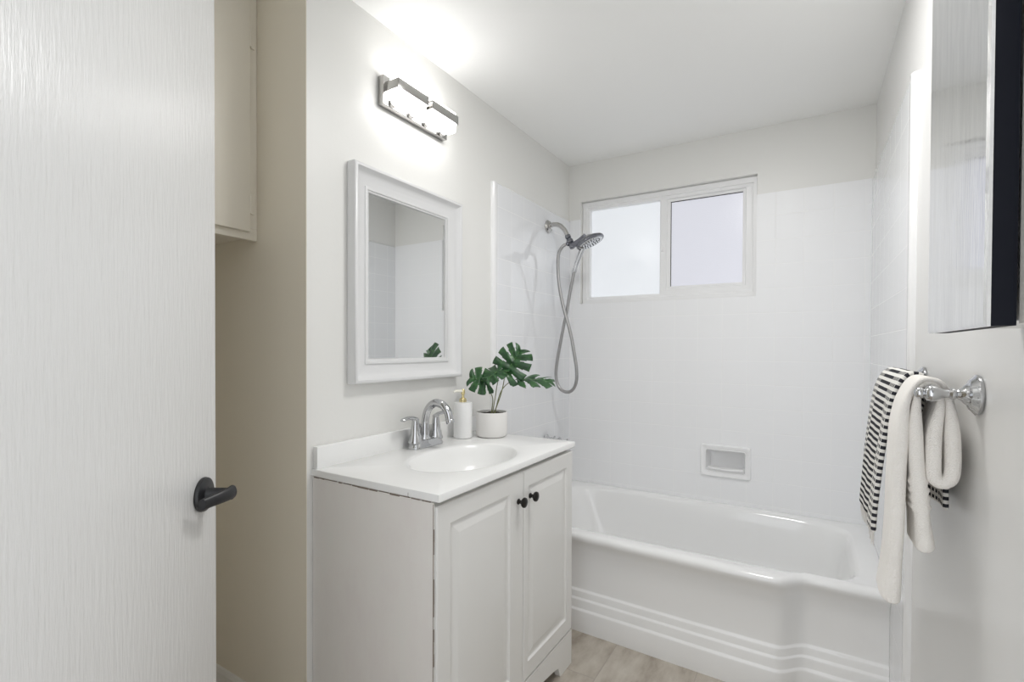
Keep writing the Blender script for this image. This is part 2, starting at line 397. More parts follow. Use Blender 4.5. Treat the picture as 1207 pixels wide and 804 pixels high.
# ------------------------------------------------------------------ entry door standing open at the left
door = bpy.data.objects.new('door_1', None); C.objects.link(door)
struct(door, 'open glossy white flush door with brush marks and black lever')
EDGE = Vector((0.2215, 0.544, 0)); DD = Vector((0.62, -0.785, 0)).normalized(); DN = Vector((0.785, 0.62, 0)).normalized()
MD = Matrix((DD, DN, Vector((0, 0, 1)))).transposed().to_4x4(); MD.translation = EDGE
def place(o): o.matrix_world = MD @ o.matrix_world; return o
door.matrix_world = MD
# door local frame: x from the free edge to the hinge, y out of the seen face, z up
leaf = box('door_leaf', (0, -0.035, 0.012), (0.715, 0, 2.032), DOORP, door, 0.002)
lev = lathe('lever_handle', [(0, 0), (0.0325, 0), (0.0335, 0.003), (0.032, 0.0075), (0.026, 0.010), (0.014, 0.0105), (0.0125, 0.013), (0.0115, 0.045), (0.0125, 0.050), (0.0115, 0.056), (0.006, 0.0585), (0, 0.0585)], (0.056, 0, 0.942), BLACK, door, (0, 1, 0))
bm = bmesh.new()
arm = catmull([(0.050, 0.053, 0.944), (0.066, 0.051, 0.9435), (0.084, 0.045, 0.9425), (0.102, 0.036, 0.941), (0.117, 0.029, 0.940)], 6)
rings = []
for i, p in enumerate(arm):
    t = i / (len(arm) - 1); hz = 0.0135 - 0.003 * t; hy = 0.0085 - 0.002 * t
    rings.append([p + Vector((0, hy * math.cos(a) , hz * math.sin(a))) for a in [2 * math.pi * k / 16 for k in range(16)]])
loft_into(bm, rings); from_bm('lever_arm', bm, BLACK, lev, 40)

# ------------------------------------------------------------------ alcove wall cupboard
cup = thing('wall_cupboard', 'cream painted wall cupboard high in the alcove behind the open door', 'cupboard')
XC = -0.245
bm = bmesh.new()
box_into(bm, (-0.62, 0.10, 1.585), (XC - 0.018, 0.914, H_ - 0.002)); 
for lo, hi in (((XC - 0.018, 0.10, 1.569), (XC, 0.914, 1.605)), ((XC - 0.018, 0.872, 1.605), (XC, 0.914, H_ - 0.002)), ((XC - 0.018, 0.10, 1.605), (XC, 0.14, H_ - 0.002)), ((XC - 0.018, 0.14, 2.30), (XC, 0.872, H_ - 0.002))): box_into(bm, lo, hi, 0.002)
from_bm('carcass', bm, ALC_CAB, cup)
dr = box('door', (XC, 0.52, 1.592), (XC + 0.016, 0.884, 2.318), ALC_CAB, cup, 0.004)
dr2 = box('door', (XC, 0.145, 1.592), (XC + 0.016, 0.512, 2.318), ALC_CAB, cup, 0.004)
for z in (1.68, 2.20):
    bm = bmesh.new(); box_into(bm, (XC + 0.0, 0.886, z - 0.03), (XC + 0.006, 0.904, z + 0.03), 0.001); tube_into(bm, [(XC + 0.010, 0.8865, z - 0.03), (XC + 0.010, 0.8865, z + 0.03)], 0.0045, 10)
    from_bm('hinge', bm, ALC_CAB, dr)
finish(cup, (-0.43, 0.5, 1.569))

# ------------------------------------------------------------------ bathtub
tub = thing('bathtub', 'white enamel alcove bathtub with stepped ridges along its apron', 'bathtub')
TX0, TX1, TYB = 0.002, W_ - 0.0145, D_ - 0.012
ZR = 0.425
def sstep(x, a, b):
    t = min(1, max(0, (x - a) / (b - a))); return t * t * (3 - 2 * t)
def yfront(x): return 1.950 - 0.016 * sstep(x, 0.3, 1.15) + 0.066 * sstep(x, 1.185, 1.28)
nf, ns = 90, 14
def outer_param():
    P = []
    for i in range(nf): P.append(('f', i / nf))
    for i in range(ns): P.append(('r', i / ns))
    for i in range(nf): P.append(('b', 1 - i / nf))
    for i in range(ns): P.append(('l', 1 - i / ns))
    return P
PP = outer_param()
def outer_ring(z, off, inset=0.0):
    out = []
    for s, t in PP:
        xa, xb = TX0 + inset, TX1 - inset
        if s in 'fb': x = xa + (xb - xa) * t
        elif s == 'r': x = xb
        else: x = xa
        yf_ = yfront(x) - off; yb = TYB - inset
        y = yf_ if s == 'f' else yb if s == 'b' else yf_ + (yb - yf_) * t
        out.append(Vector((x, y, z)))
    return out
def inner_ring(z, x0, x1, y0, y1, pw):
    cx_, cy_, hx, hy = (x0 + x1) / 2, (y0 + y1) / 2, (x1 - x0) / 2, (y1 - y0) / 2
    out = []
    for s, t in PP:
        u = -1 + 2 * t if s in 'fb' else (1 if s == 'r' else -1)
        v = -1 if s == 'f' else 1 if s == 'b' else -1 + 2 * t
        k = (abs(u) ** pw + abs(v) ** pw) ** (1 / pw)
        out.append(Vector((cx_ + hx * u / k, cy_ + hy * v / k, z)))
    return out
rings = [outer_ring(0.0, 0.004), outer_ring(0.088, 0.004), outer_ring(0.094, 0.002), outer_ring(0.097, -0.004), outer_ring(0.100, -0.005),
         outer_ring(0.131, -0.005), outer_ring(0.136, -0.007), outer_ring(0.139, -0.012), outer_ring(0.142, -0.013),
         outer_ring(0.165, -0.013), outer_ring(0.170, -0.015), outer_ring(0.173, -0.021), outer_ring(0.178, -0.022),
         outer_ring(0.30, -0.022), outer_ring(0.355, -0.019), outer_ring(0.375, -0.013), outer_ring(0.388, -0.004), outer_ring(0.400, 0.001), outer_ring(0.412, 0.0), outer_ring(0.420, -0.006, 0.0),
         outer_ring(ZR, -0.018, 0.0), outer_ring(ZR + 0.001, -0.032, 0.012)]
IX0, IX1, IY0, IY1 = 0.095, 1.440, 2.022, 2.680
rings += [inner_ring(ZR - 0.001, IX0 - 0.012, IX1 + 0.012, IY0 - 0.012, IY1 + 0.012, 7), inner_ring(ZR - 0.006, IX0, IX1, IY0, IY1, 7), inner_ring(ZR - 0.02, IX0 + 0.010, IX1 - 0.010, IY0 + 0.007, IY1 - 0.007, 6.5),
          inner_ring(ZR - 0.06, IX0 + 0.024, IX1 - 0.02, IY0 + 0.014, IY1 - 0.014, 6), inner_ring(0.25, IX0 + 0.07, IX1 - 0.04, IY0 + 0.035, IY1 - 0.035, 5.5), inner_ring(0.14, IX0 + 0.12, IX1 - 0.07, IY0 + 0.06, IY1 - 0.06, 5),
          inner_ring(0.095, IX0 + 0.16, IX1 - 0.10, IY0 + 0.10, IY1 - 0.10, 4.5), inner_ring(0.08, IX0 + 0.25, IX1 - 0.18, IY0 + 0.18, IY1 - 0.18, 4), inner_ring(0.075, IX0 + 0.5, IX1 - 0.45, IY0 + 0.28, IY1 - 0.28, 3)]
bm = bmesh.new(); loft_into(bm, rings, True, False, True); from_bm('tub_shell', bm, TUB, tub, 55)
lathe('drain', [(0, 0), (0.03, 0), (0.032, 0.003), (0.026, 0.005), (0, 0.004)], (0.42, 2.35, 0.0775), CHROME, tub)
finish(tub, (0.76, 2.34, 0))

# ------------------------------------------------------------------ ceramic soap dish in the back wall
sd = thing('soap_dish', 'white ceramic recessed soap dish set in the tiled wall above the bathtub', 'soap dish')
x0, x1, z0, z1, yd = 0.785, 1.030, 0.560, 0.728, D_ - 0.0112
rings = []
def rr(x0, x1, z0, z1, y, r, n=5):
    out = []
    for cx_, cz_, a0 in ((x1 - r, z1 - r, 0), (x0 + r, z1 - r, 90), (x0 + r, z0 + r, 180), (x1 - r, z0 + r, 270)):
        for k in range(n + 1):
            a = math.radians(a0 + 90 * k / n); out.append((cx_ + r * math.cos(a), y, cz_ + r * math.sin(a)))
    return out
for ins, y, r in ((0, 0.0, 0.010), (0.001, -0.008, 0.010), (0.005, -0.012, 0.010), (0.013, -0.012, 0.010), (0.020, -0.008, 0.012), (0.024, -0.0075, 0.012), (0.025, -0.010, 0.012), (0.027, -0.009, 0.012), (0.0285, -0.003, 0.012), (0.031, 0.055, 0.012), (0.038, 0.080, 0.012), (0.055, 0.086, 0.006)):
    rings.append(rr(x0 + ins, x1 - ins, z0 + ins, z1 - ins, yd + y, r))
bm = bmesh.new(); loft_into(bm, rings, True, False, True); from_bm('dish', bm, GLAZE, sd, 40)
bm = bmesh.new(); tube_into(bm, catmull([(x0 + 0.036, yd + 0.004, z0 + 0.045), (x0 + 0.12, yd - 0.008, z0 + 0.041), (x1 - 0.036, yd + 0.004, z0 + 0.045)], 6), 0.005, 10); from_bm('front_lip', bm, GLAZE, sd)
finish(sd, (0.907, yd, 0.56))

# ------------------------------------------------------------------ vanity cabinet
van = thing('vanity_cabinet', 'white two door bathroom vanity cabinet beside the bathtub', 'vanity cabinet')
VY0, VY1 = 0.934, 1.733
bm = bmesh.new()
box_into(bm, (0.004, VY0 + 0.003, 0.0), (0.457, VY0 + 0.014, 0.8425)); box_into(bm, (0.004, VY0, 0.0), (0.4735, VY0 + 0.0029, 0.8425)); side = from_bm('side_panel', bm, CABS, van)
bm = bmesh.new()
box_into(bm, (0.004, VY1 - 0.014, 0.0), (0.457, VY1, 0.8425)); from_bm('side_panel', bm, CABS, van)
bm = bmesh.new()
holed_wall_into(bm, VY0 + 0.014, VY1 - 0.014, 0.10, 0.8445, 0.446, 0.458, [(VY0 + 0.05, 1.345, 0.15, 0.79), (1.385, VY1 - 0.05, 0.15, 0.79)])
for v in bm.verts: v.co = Vector((v.co.y, v.co.x, v.co.z))
from_bm('face_frame', bm, CAB, van)
box('floor_panel', (0.004, VY0 + 0.014, 0.105), (0.4455, VY1 - 0.014, 0.117), CAB, van)
box('rear_panel', (0.004, VY0 + 0.014, 0.118), (0.010, VY1 - 0.014, 0.8445), CAB, van)
box('kick_board', (0.40, VY0 + 0.014, 0.0), (0.41, VY1 - 0.014, 0.104), CAB, van)
# ragged dark gap lines where the side panel meets the top and the front
bm = bmesh.new(); x = 0.01
while x < 0.462:
    ln = random.uniform(0.008, 0.05); t = random.choice((0.001, 0.0022, 0.0032, 0.0016))
    box_into(bm, (x, VY0 - 0.0006, 0.8437 - t), (min(x + ln, 0.470), VY0 + 0.002, 0.8437 + min(t * 0.6, 0.0012))); x += ln + random.uniform(-0.004, 0.012)
for k in range(26):
    z = 0.02 + k * 0.0315; t = random.uniform(0.0014, 0.0030); box_into(bm, (0.4715, VY0 - 0.0006, z), (0.4715 + t, VY0 + 0.002, z + 0.0318))
o = from_bm('chipped_caulk_line', bm, SPLINT, van); o['label'] = 'dark ragged gap along the side panel edges'
def panel_door(y0, y1, z0, z1, x0, th, stl, str_, stb, stt, parent):
    """raised panel door facing +x"""
    xf = x0 + th
    def rc(a, b, c, d, x): return [(x, y0 + a, z0 + c), (x, y1 - b, z0 + c), (x, y1 - b, z1 - d), (x, y0 + a, z1 - d)]
    R = [rc(0, 0, 0, 0, x0), rc(0, 0, 0, 0, xf - 0.003), rc(0.003, 0.003, 0.003, 0.003, xf)]
    for e, dx in ((0, 0), (0.004, -0.006), (0.010, -0.007), (0.034, -0.001), (0.037, -0.0005)):
        R.append(rc(stl + e, str_ + e, stb + e, stt + e, xf + dx))
    bm = bmesh.new(); loft_into(bm, R, True, True, True); return from_bm('door', bm, CAB, parent, 12)
d1 = panel_door(0.9388, 1.3635, 0.136, 0.832, 0.4605, 0.020, 0.053, 0.080, 0.055, 0.055, van)
d2 = panel_door(1.3675, 1.736, 0.136, 0.832, 0.4605, 0.020, 0.028, 0.050, 0.055, 0.055, van)
for dd, y in ((d1, 1.330), (d2, 1.405)):
    lathe('knob', [(0, 0), (0.009, 0), (0.0095, 0.002), (0.006, 0.005), (0.0055, 0.012), (0.008, 0.015), (0.0145, 0.018), (0.0165, 0.022), (0.0155, 0.026), (0.010, 0.029), (0, 0.030)], (0.4805, y, 0.742), BRONZE, dd, (1, 0, 0), 28)
    # dark round knob
arch = [(0.4580, 0.9388, 0.0), (0.4580, 0.9388, 0.131), (0.4580, 1.736, 0.131), (0.4580, 1.736, 0.0), (0.4580, 1.640, 0.0), (0.4580, 1.622, 0.040), (0.4580, 1.600, 0.046)]
for k in range(1, 12):
    t = k / 12; arch.append((0.4580, 1.590 - t * 0.500, 0.048 + 0.022 * math.sin(t * math.pi)))
arch += [(0.4580, 1.080, 0.046), (0.4580, 1.058, 0.040), (0.4580, 1.040, 0.0)]
prism('toe_valance', arch, (0.0225, 0, 0), CAB, van)
for o in van.children_recursive:                          # the front stands very slightly out of square
    for v in o.data.vertices:
        if v.co.x > 0.44: v.co.x += max(0.0, v.co.y - 0.94) * 0.0106
finish(van, (0.24, 1.34, 0))

# ------------------------------------------------------------------ countertop with moulded oval basin
top = thing('countertop', 'white cultured marble vanity countertop with moulded oval sink basin', 'countertop')
CX0, CX1, CY0, CY1, CZ0, CZ1 = 0.001, 0.4935, 0.930, 1.748, 0.8455, 0.868
BC = (0.287, 1.315); AX, AY = 0.150, 0.222
N = 96
def rect_pt(th, ins):
    a, b = math.cos(th), math.sin(th)
    hx0, hx1, hy0, hy1 = CX0 + ins - BC[0], CX1 - ins - BC[0], CY0 + ins - BC[1], CY1 - ins - BC[1]
    k = 1e9
    if a > 1e-9: k = min(k, hx1 / a)
    if a < -1e-9: k = min(k, hx0 / a)
    if b > 1e-9: k = min(k, hy1 / b)
    if b < -1e-9: k = min(k, hy0 / b)
    return BC[0] + a * k, BC[1] + b * k
# angles that include the exact corners
angs = sorted([2 * math.pi * k / N for k in range(N)] + [math.atan2(y - BC[1], x - BC[0]) % (2 * math.pi) for x in (CX0, CX1) for y in (CY0, CY1)])
def rring(z, ins): return [(*rect_pt(t, ins), z) for t in angs]
def ering(z, s, dx=0): return [(BC[0] + dx + AX * s * math.cos(t), BC[1] + AY * s * math.sin(t), z) for t in angs]
bm = bmesh.new()
loft_into(bm, [ering(CZ0, 1.02), rring(CZ0, 0.003), rring(CZ0 + 0.003, 0), rring(CZ1 - 0.005, 0), rring(CZ1 - 0.0015, 0.0015), rring(CZ1, 0.005), ering(CZ1, 1.10), ering(CZ1 - 0.0006, 1.05), ering(CZ1 - 0.0035, 1.01), ering(CZ0, 1.02)], True, False, False); bmesh.ops.remove_doubles(bm, verts=bm.verts, dist=1e-6)
from_bm('slab', bm, MARBLE, top, 40)
bm = bmesh.new()
loft_into(bm, [ering(CZ1 - 0.0035, 1.0102), ering(CZ1 - 0.010, 0.975), ering(CZ1 - 0.030, 0.93), ering(CZ1 - 0.06, 0.86), ering(CZ1 - 0.09, 0.74), ering(CZ1 - 0.112, 0.56), ering(CZ1 - 0.124, 0.34), ering(CZ1 - 0.128, 0.12), ering(CZ1 - 0.136, 0.12), ering(CZ1 - 0.132, 0.36), ering(CZ1 - 0.119, 0.60), ering(CZ1 - 0.096, 0.78), ering(CZ1 - 0.064, 0.91), ering(CZ0, 0.97), ering(CZ1 - 0.012, 1.005), ering(CZ1 - 0.0035, 1.0102)], True, False, False); bmesh.ops.remove_doubles(bm, verts=bm.verts, dist=1e-6)
o = from_bm('basin', bm, MARBLE, top, 60)
lathe('drain', [(0, 0), (0.021, 0), (0.022, 0.002), (0.017, 0.004), (0.010, 0.002), (0, 0.003)], (BC[0], BC[1], CZ1 - 0.1278), CHROME, o)
box('backsplash', (0.001, CY0 + 0.006, CZ1 - 0.002), (0.021, 1.752, 0.934), MARBLE, top, 0.003)
o = box('edge_crack', (0.3905, CY0 - 0.0003, CZ0 + 0.001), (0.3918, CY0 + 0.002, CZ0 + 0.012), SPLINT, top); o['label'] = 'short dark crack in the front left edge'
finish(top, (0.247, 1.339, CZ0))

# ------------------------------------------------------------------ faucet
fa = thing('faucet', 'chrome centerset faucet with high arc spout and two lever handles', 'faucet')
FX, FY, FZ = 0.062, 1.370, CZ1 + 0.0006
bm = bmesh.new(); rings = []
for z, s in ((0, 1.0), (0.006, 1.0), (0.012, 0.93), (0.022, 0.86), (0.026, 0.80), (0.027, 0.6)):
    hx, hy = 0.029 * s, 0.082 - 0.029 * (1 - s)
    r = []
    for k in range(48):
        a = 2 * math.pi * k / 48; cy_ = hy - 0.029
        r.append((FX + hx * math.cos(a), FY + hx * math.sin(a) + (cy_ if math.sin(a) >= 0 else -cy_), FZ + z))
    rings.append(r)
loft_into(bm, rings); from_bm('base_plate', bm, CHROME, fa, 30)
bm = bmesh.new()
sp = catmull([(FX - 0.004, FY, FZ + 0.02), (FX - 0.004, FY, FZ + 0.06), (FX - 0.002, FY, FZ + 0.10), (FX + 0.012, FY, FZ + 0.138), (FX + 0.042, FY, FZ + 0.160), (FX + 0.078, FY, FZ + 0.156), (FX + 0.104, FY, FZ + 0.130), (FX + 0.112, FY, FZ + 0.104)], 7)
tube_into(bm, sp, [0.0175, 0.0150, 0.0140, 0.0142, 0.0148, 0.0150, 0.0145, 0.0140], 20)
lathe_into(bm, [(0.022, 0), (0.022, 0.006), (0.017, 0.012), (0.016, 0.02)], (FX - 0.004, FY, FZ + 0.024)); lathe_into(bm, [(0.0138, 0), (0.0152, 0.002), (0.0152, 0.012), (0.0135, 0.015), (0.010, 0.015)], (FX + 0.1125, FY, FZ + 0.106), (0.22, 0, -1))
from_bm('spout', bm, CHROME, fa, 40)
for sgn in (-1, 1):
    y = FY + sgn * 0.056
    h = lathe('handle', [(0, 0.02), (0.027, 0.02), (0.027, 0.026), (0.023, 0.034), (0.021, 0.048), (0.0175, 0.053), (0.0165, 0.07), (0.0135, 0.092), (0.0125, 0.098), (0.0135, 0.104), (0.009, 0.109), (0, 0.110)], (FX, y, FZ), CHROME, fa)
    bm = bmesh.new(); rings = []
    P = catmull([(FX, y - sgn * 0.008, FZ + 0.103), (FX, y + sgn * 0.012, FZ + 0.110), (FX + 0.002, y + sgn * 0.04, FZ + 0.113), (FX + 0.004, y + sgn * 0.072, FZ + 0.109)], 6)
    for i, p in enumerate(P):
        t = i / (len(P) - 1); wx, wz = 0.0100 + 0.001 * t, 0.0080 - 0.0018 * t
        if i == len(P) - 1: wx *= 0.7; wz *= 0.7
        rings.append([p + Vector((wx * math.cos(2 * math.pi * k / 14), 0, wz * math.sin(2 * math.pi * k / 14))) for k in range(14)])
    loft_into(bm, rings); from_bm('lever', bm, CHROME, h, 50)
bm = bmesh.new(); tube_into(bm, [(FX - 0.028, FY, FZ + 0.01), (FX - 0.028, FY, FZ + 0.07)], 0.003, 10); lathe_into(bm, [(0.003, 0), (0.006, 0.003), (0.006, 0.009), (0.002, 0.012)], (FX - 0.028, FY, FZ + 0.068)); from_bm('lift_rod', bm, CHROME, fa)
finish(fa, (FX, FY, FZ))

# ------------------------------------------------------------------ soap dispenser
sdn = thing('soap_dispenser', 'white embossed ceramic soap dispenser with gold pump beside the faucet', 'soap dispenser')
DX, DY, DZ = 0.075, 1.578, CZ1 + 0.0006
lathe('bottle', [(0, 0), (0.034, 0), (0.037, 0.002), (0.0375, 0.006), (0.0375, 0.138), (0.036, 0.142), (0.014, 0.144), (0, 0.144)], (DX, DY, DZ), DISP, sdn)
pu = lathe('pump', [(0, 0), (0.0145, 0), (0.0145, 0.012), (0.012, 0.015), (0.006, 0.017), (0.0055, 0.030), (0.008, 0.032), (0.0085, 0.048), (0.006, 0.052), (0, 0.052)], (DX, DY, DZ + 0.1435), GOLD, sdn)
bm = bmesh.new(); nz = Vector((-0.35, -0.93, 0)).normalized(); b0 = Vector((DX, DY, DZ + 0.1885))
tube_into(bm, catmull([b0 - nz * 0.004, b0 + nz * 0.015, b0 + nz * 0.034 + Vector((0, 0, 0.001)), b0 + nz * 0.044 + Vector((0, 0, -0.004))], 5), [0.0065, 0.0058, 0.005, 0.0035], 12)
o = from_bm('nozzle', bm, BRUSHW, pu); o['label'] = 'cream nozzle'
finish(sdn, (DX, DY, DZ))

# ------------------------------------------------------------------ potted monstera
pl = thing('potted_monstera', 'small green monstera in a white round pot at the rear corner of the countertop', 'potted plant')
PX, PY, PZ = 0.155, 1.668, CZ1 + 0.0006
lathe('pot', [(0, 0), (0.054, 0), (0.060, 0.003), (0.0635, 0.010), (0.0645, 0.03), (0.0640, 0.098), (0.0625, 0.101), (0.0595, 0.100), (0.0590, 0.088), (0, 0.087)], (PX, PY, PZ), POTM, pl, n=56)
bm = bmesh.new(); rings = []
for r in (0.0585, 0.045, 0.03, 0.015, 0.004):
    rings.append([(PX + r * math.cos(2 * math.pi * k / 30), PY + r * math.sin(2 * math.pi * k / 30), PZ + 0.0885 + random.uniform(0, 0.006)) for k in range(30)])
loft_into(bm, rings, True, False, True); from_bm('soil', bm, SOIL, pl)
def monstera(base, tip, nrm, wid, droop=0.25, cup=0.12, nl=4, seed=0, parent=None, side_scale=(1, 1), ph=(-58, 60), slit_t=0.30, sw=0.028):
    """one split leaf from base (petiole joint) to tip; nrm is the upper side"""
    rnd = random.Random(seed)
    base, tip, nrm = Vector(base), Vector(tip), Vector(nrm)
    ax = tip - base; L = ax.length; ax.normalize(); nrm = (nrm - ax * nrm.dot(ax)).normalized(); sd_ = ax.cross(nrm)
    Sn, Tn = 64, 12
    bm = bmesh.new()
    def mid(s): return base + ax * (L * s) + nrm * (droop * L * (0.25 - (s - 0.5) ** 2) )
    slits = [(k + 0.75) / (nl + 0.9) for k in range(nl)]
    for sg in (-1, 1):
        grid = []
        for i in range(Sn + 1):
            s = i / Sn; row = []
            wv = wid * side_scale[0 if sg < 0 else 1] * (0.62 + 0.75 * s ** 0.7 * (1 - s) ** 0.55) * (1 - s ** 6) * (1 if s > 0.03 else 0.9)
            phi = math.radians(ph[0] + (ph[1] - ph[0]) * s ** 0.85)          # the veins swing forward towards the tip
            for j in range(Tn + 1):
                t = j / Tn
                q = mid(s * 0.9 + 0.0) + (sd_ * sg * math.cos(phi) + ax * math.sin(phi)) * (wv * t * (1 - 0.10 * t * math.sin(phi)))
                q += nrm * (cup * wid * t * (1 - 1.5 * t)) + nrm * 0.004 * math.sin(s * nl * 6.3 + seed)
                row.append(bm.verts.new(q))
            grid.append(row)
        for i in range(Sn):
            s = (i + 0.5) / Sn
            for j in range(Tn):
                t = (j + 0.5) / Tn
                cut = False
                for q_, sl in enumerate(slits):
                    hw = 0.006 + sw * max(0, t - slit_t)
                    if abs(s - sl) < hw + 0.006 and t > slit_t + 0.04 + 0.05 * (q_ % 2): cut = True
                if not cut: bm.faces.new((grid[i][j], grid[i + 1][j], grid[i + 1][j + 1], grid[i][j + 1]))
    bmesh.ops.remove_doubles(bm, verts=bm.verts, dist=0.0004)
    loose = [v for v in bm.verts if not v.link_faces]; bmesh.ops.delete(bm, geom=loose, context='VERTS')
    o = from_bm('leaf', bm, LEAF, parent, 60)
    sm = o.modifiers.new('thickness', 'SOLIDIFY'); sm.thickness = 0.0009; sm.offset = 0
    rib = tube('midrib', [mid(0.9 * k / 10) + nrm * 0.0006 for k in range(11)], [0.0018, 0.0008], RIB, o, 8)
    return o
root = Vector((PX + 0.006, PY, PZ + 0.090))
def leaf_with_stem(ctrl, r, *a, **k):
    st = tube('stem', catmull([root + Vector(ctrl[0])] + [Vector(c) for c in ctrl[1:]], 8), [r, r * 0.75], STEM, pl, 8)
    return monstera(*a, parent=st, **k)
VIEW = Vector((0.50, -0.82, 0.12))
leaf_with_stem([(0.004, 0.0, 0), (0.186, 1.683, 1.03), (0.198, 1.688, 1.080), (0.204, 1.690, 1.122)], 0.0023, (0.206, 1.692, 1.124), (0.262, 1.735, 1.235), VIEW + Vector((0, 0, 0.45)), 0.088, nl=4, seed=2, droop=0.12, ph=(-34, 62), sw=0.034, slit_t=0.26)
leaf_with_stem([(-0.006, -0.004, 0), (0.160, 1.668, 1.02), (0.150, 1.660, 1.055), (0.146, 1.655, 1.085)], 0.0021, (0.150, 1.652, 1.088), (0.078, 1.606, 1.112), VIEW + Vector((-0.1, 0.1, 0.30)), 0.064, nl=3, seed=5, droop=0.2, ph=(-50, 50), sw=0.034)
leaf_with_stem([(0.006, 0.003, 0), (0.186, 1.684, 1.045), (0.212, 1.700, 1.085), (0.243, 1.716, 1.102)], 0.0021, (0.243, 1.716, 1.102), (0.382, 1.800, 1.088), Vector((0.10, -0.32, 0.9)), 0.088, nl=3, seed=8, droop=0.16, ph=(8, 66), slit_t=0.16, sw=0.05)
leaf_with_stem([(0.0, -0.005, 0), (0.172, 1.668, 1.03), (0.180, 1.670, 1.08), (0.192, 1.676, 1.142)], 0.0020, (0.194, 1.676, 1.142), (0.150, 1.618, 1.092), Vector((0.30, -0.35, 0.9)), 0.056, nl=3, seed=11, droop=0.25)
finish(pl, (PX, PY, PZ))

# ------------------------------------------------------------------ framed mirror over the vanity
mi = thing('wall_mirror', 'white moulded frame mirror hanging above the sink faucet', 'mirror')
my0, my1, mz0, mz1 = 1.062, 1.622, 1.113, 1.827
prof = [(0, 0.002), (0, 0.034), (0.002, 0.038), (0.006, 0.040), (0.012, 0.0395), (0.0155, 0.0345), (0.021, 0.0255), (0.031, 0.0175), (0.045, 0.0130), (0.058, 0.0115), (0.062, 0.0115), (0.0635, 0.0165), (0.068, 0.0180), (0.0725, 0.0165), (0.074, 0.0125), (0.079, 0.0120), (0.081, 0.0085), (0.081, 0.002)]
rings = [[(x, my0 + i, mz0 + i), (x, my1 - i, mz0 + i), (x, my1 - i, mz1 - i), (x, my0 + i, mz1 - i)] for i, x in prof]
bm = bmesh.new(); loft_into(bm, rings + [rings[0]], True, False, False); bmesh.ops.remove_doubles(bm, verts=bm.verts, dist=1e-6); from_bm('frame', bm, FRAME_W, mi, 40)
gl = box('mirror_glass', (0.0035, my0 + 0.079, mz0 + 0.078), (0.0065, my1 - 0.079, mz1 - 0.078), MIRROR, mi)
yc = (my0 + my1) / 2                                   # the pane sits slightly askew in its rebate
for v in gl.data.vertices: v.co.x += (v.co.y - yc) * 0.0085
finish(mi, (0.0, 1.342, mz0))

# ------------------------------------------------------------------ two light vanity fixture
vl = thing('vanity_light', 'lit two shade chrome vanity light on the wall above the mirror', 'wall light')
LZ = 2.110
box('backplate', (0.0005, 1.192, LZ - 0.050), (0.026, 1.532, LZ + 0.050), NICKEL, vl, 0.002)
for (a, b) in ((1.205, 1.348), (1.378, 1.521)):
    ym = (a + b) / 2
    sh = box('glass_shade', (0.038, a, LZ - 0.040), (0.084, b, LZ + 0.040), SHADE, vl, 0.010, 4); sh['label'] = 'glowing frosted glass block'
    for yy in (a + 0.026, b - 0.026): lathe('socket_cup', [(0, 0), (0.015, 0), (0.015, 0.0115), (0.013, 0.0125), (0, 0.0125)], (0.0262, yy, LZ - 0.034), NICKEL, vl, (1, 0, 0), 24)
    bm = bmesh.new()
    box_into(bm, (0.0850, a - 0.004, LZ - 0.006), (0.0880, b + 0.004, LZ + 0.027), 0.0006); box_into(bm, (0.024, a - 0.0045, LZ - 0.006), (0.0880, a - 0.0015, LZ + 0.027), 0.0006); box_into(bm, (0.024, b + 0.0015, LZ - 0.006), (0.0880, b + 0.0045, LZ + 0.027), 0.0006)
    from_bm('shade_bracket', bm, NICKEL, vl)
finish(vl, (0.0, 1.362, LZ))

# ------------------------------------------------------------------ shower
sh = thing('shower', 'chrome shower head with looping hose on the tiled left wall', 'shower head')
SY = 2.435; XT = 0.0145
lathe('escutcheon', [(0, 0), (0.035, 0), (0.036, 0.003), (0.029, 0.012), (0.017, 0.016), (0.0155, 0.022), (0, 0.022)], (XT, SY, 1.912), NICKEL, sh, (1, 0, 0))
arm = catmull([(XT, SY, 1.912), (0.045, SY, 1.920), (0.085, SY, 1.912), (0.118, SY, 1.880), (0.138, SY, 1.842)], 8)
tube('shower_arm', arm, 0.0122, NICKEL, sh, 18)
bm = bmesh.new()
ad = Vector((0.42, 0, -0.9)).normalized(); p0 = Vector((0.134, SY, 1.850))
lathe_into(bm, [(0, 0), (0.014, 0), (0.016, 0.004), (0.016, 0.016), (0.012, 0.020), (0.016, 0.026), (0.019, 0.034), (0.019, 0.046), (0.013, 0.052), (0.016, 0.058), (0.016, 0.078), (0.010, 0.082), (0, 0.082)], p0, ad, 26)
lathe_into(bm, [(0, -0.012), (0.011, -0.012), (0.0125, 0), (0.0125, 0.022), (0.009, 0.026), (0, 0.026)], p0 + ad * 0.040, (-0.75, -0.1, -0.65), 20)
from_bm('diverter', bm, DCHROME, sh)
hn = Vector((0.42, 0.04, -0.91)).normalized(); hc = Vector((0.272, SY - 0.012, 1.800))
hd = lathe('shower_head', [(0, -0.034), (0.018, -0.034), (0.034, -0.026), (0.060, -0.014), (0.074, -0.006), (0.0775, 0.0), (0.0775, 0.006), (0.074, 0.009), (0, 0.009)], hc, DCHROME, sh, hn, 48)
bm = bmesh.new(); u = hn.orthogonal().normalized(); v = hn.cross(u)
lathe_into(bm, [(0, 0.009), (0.066, 0.009), (0.0665, 0.0105), (0.064, 0.0115), (0, 0.0115)], hc, hn, 48)
o = from_bm('spray_face', bm, CHROME, hd)
bm = bmesh.new()
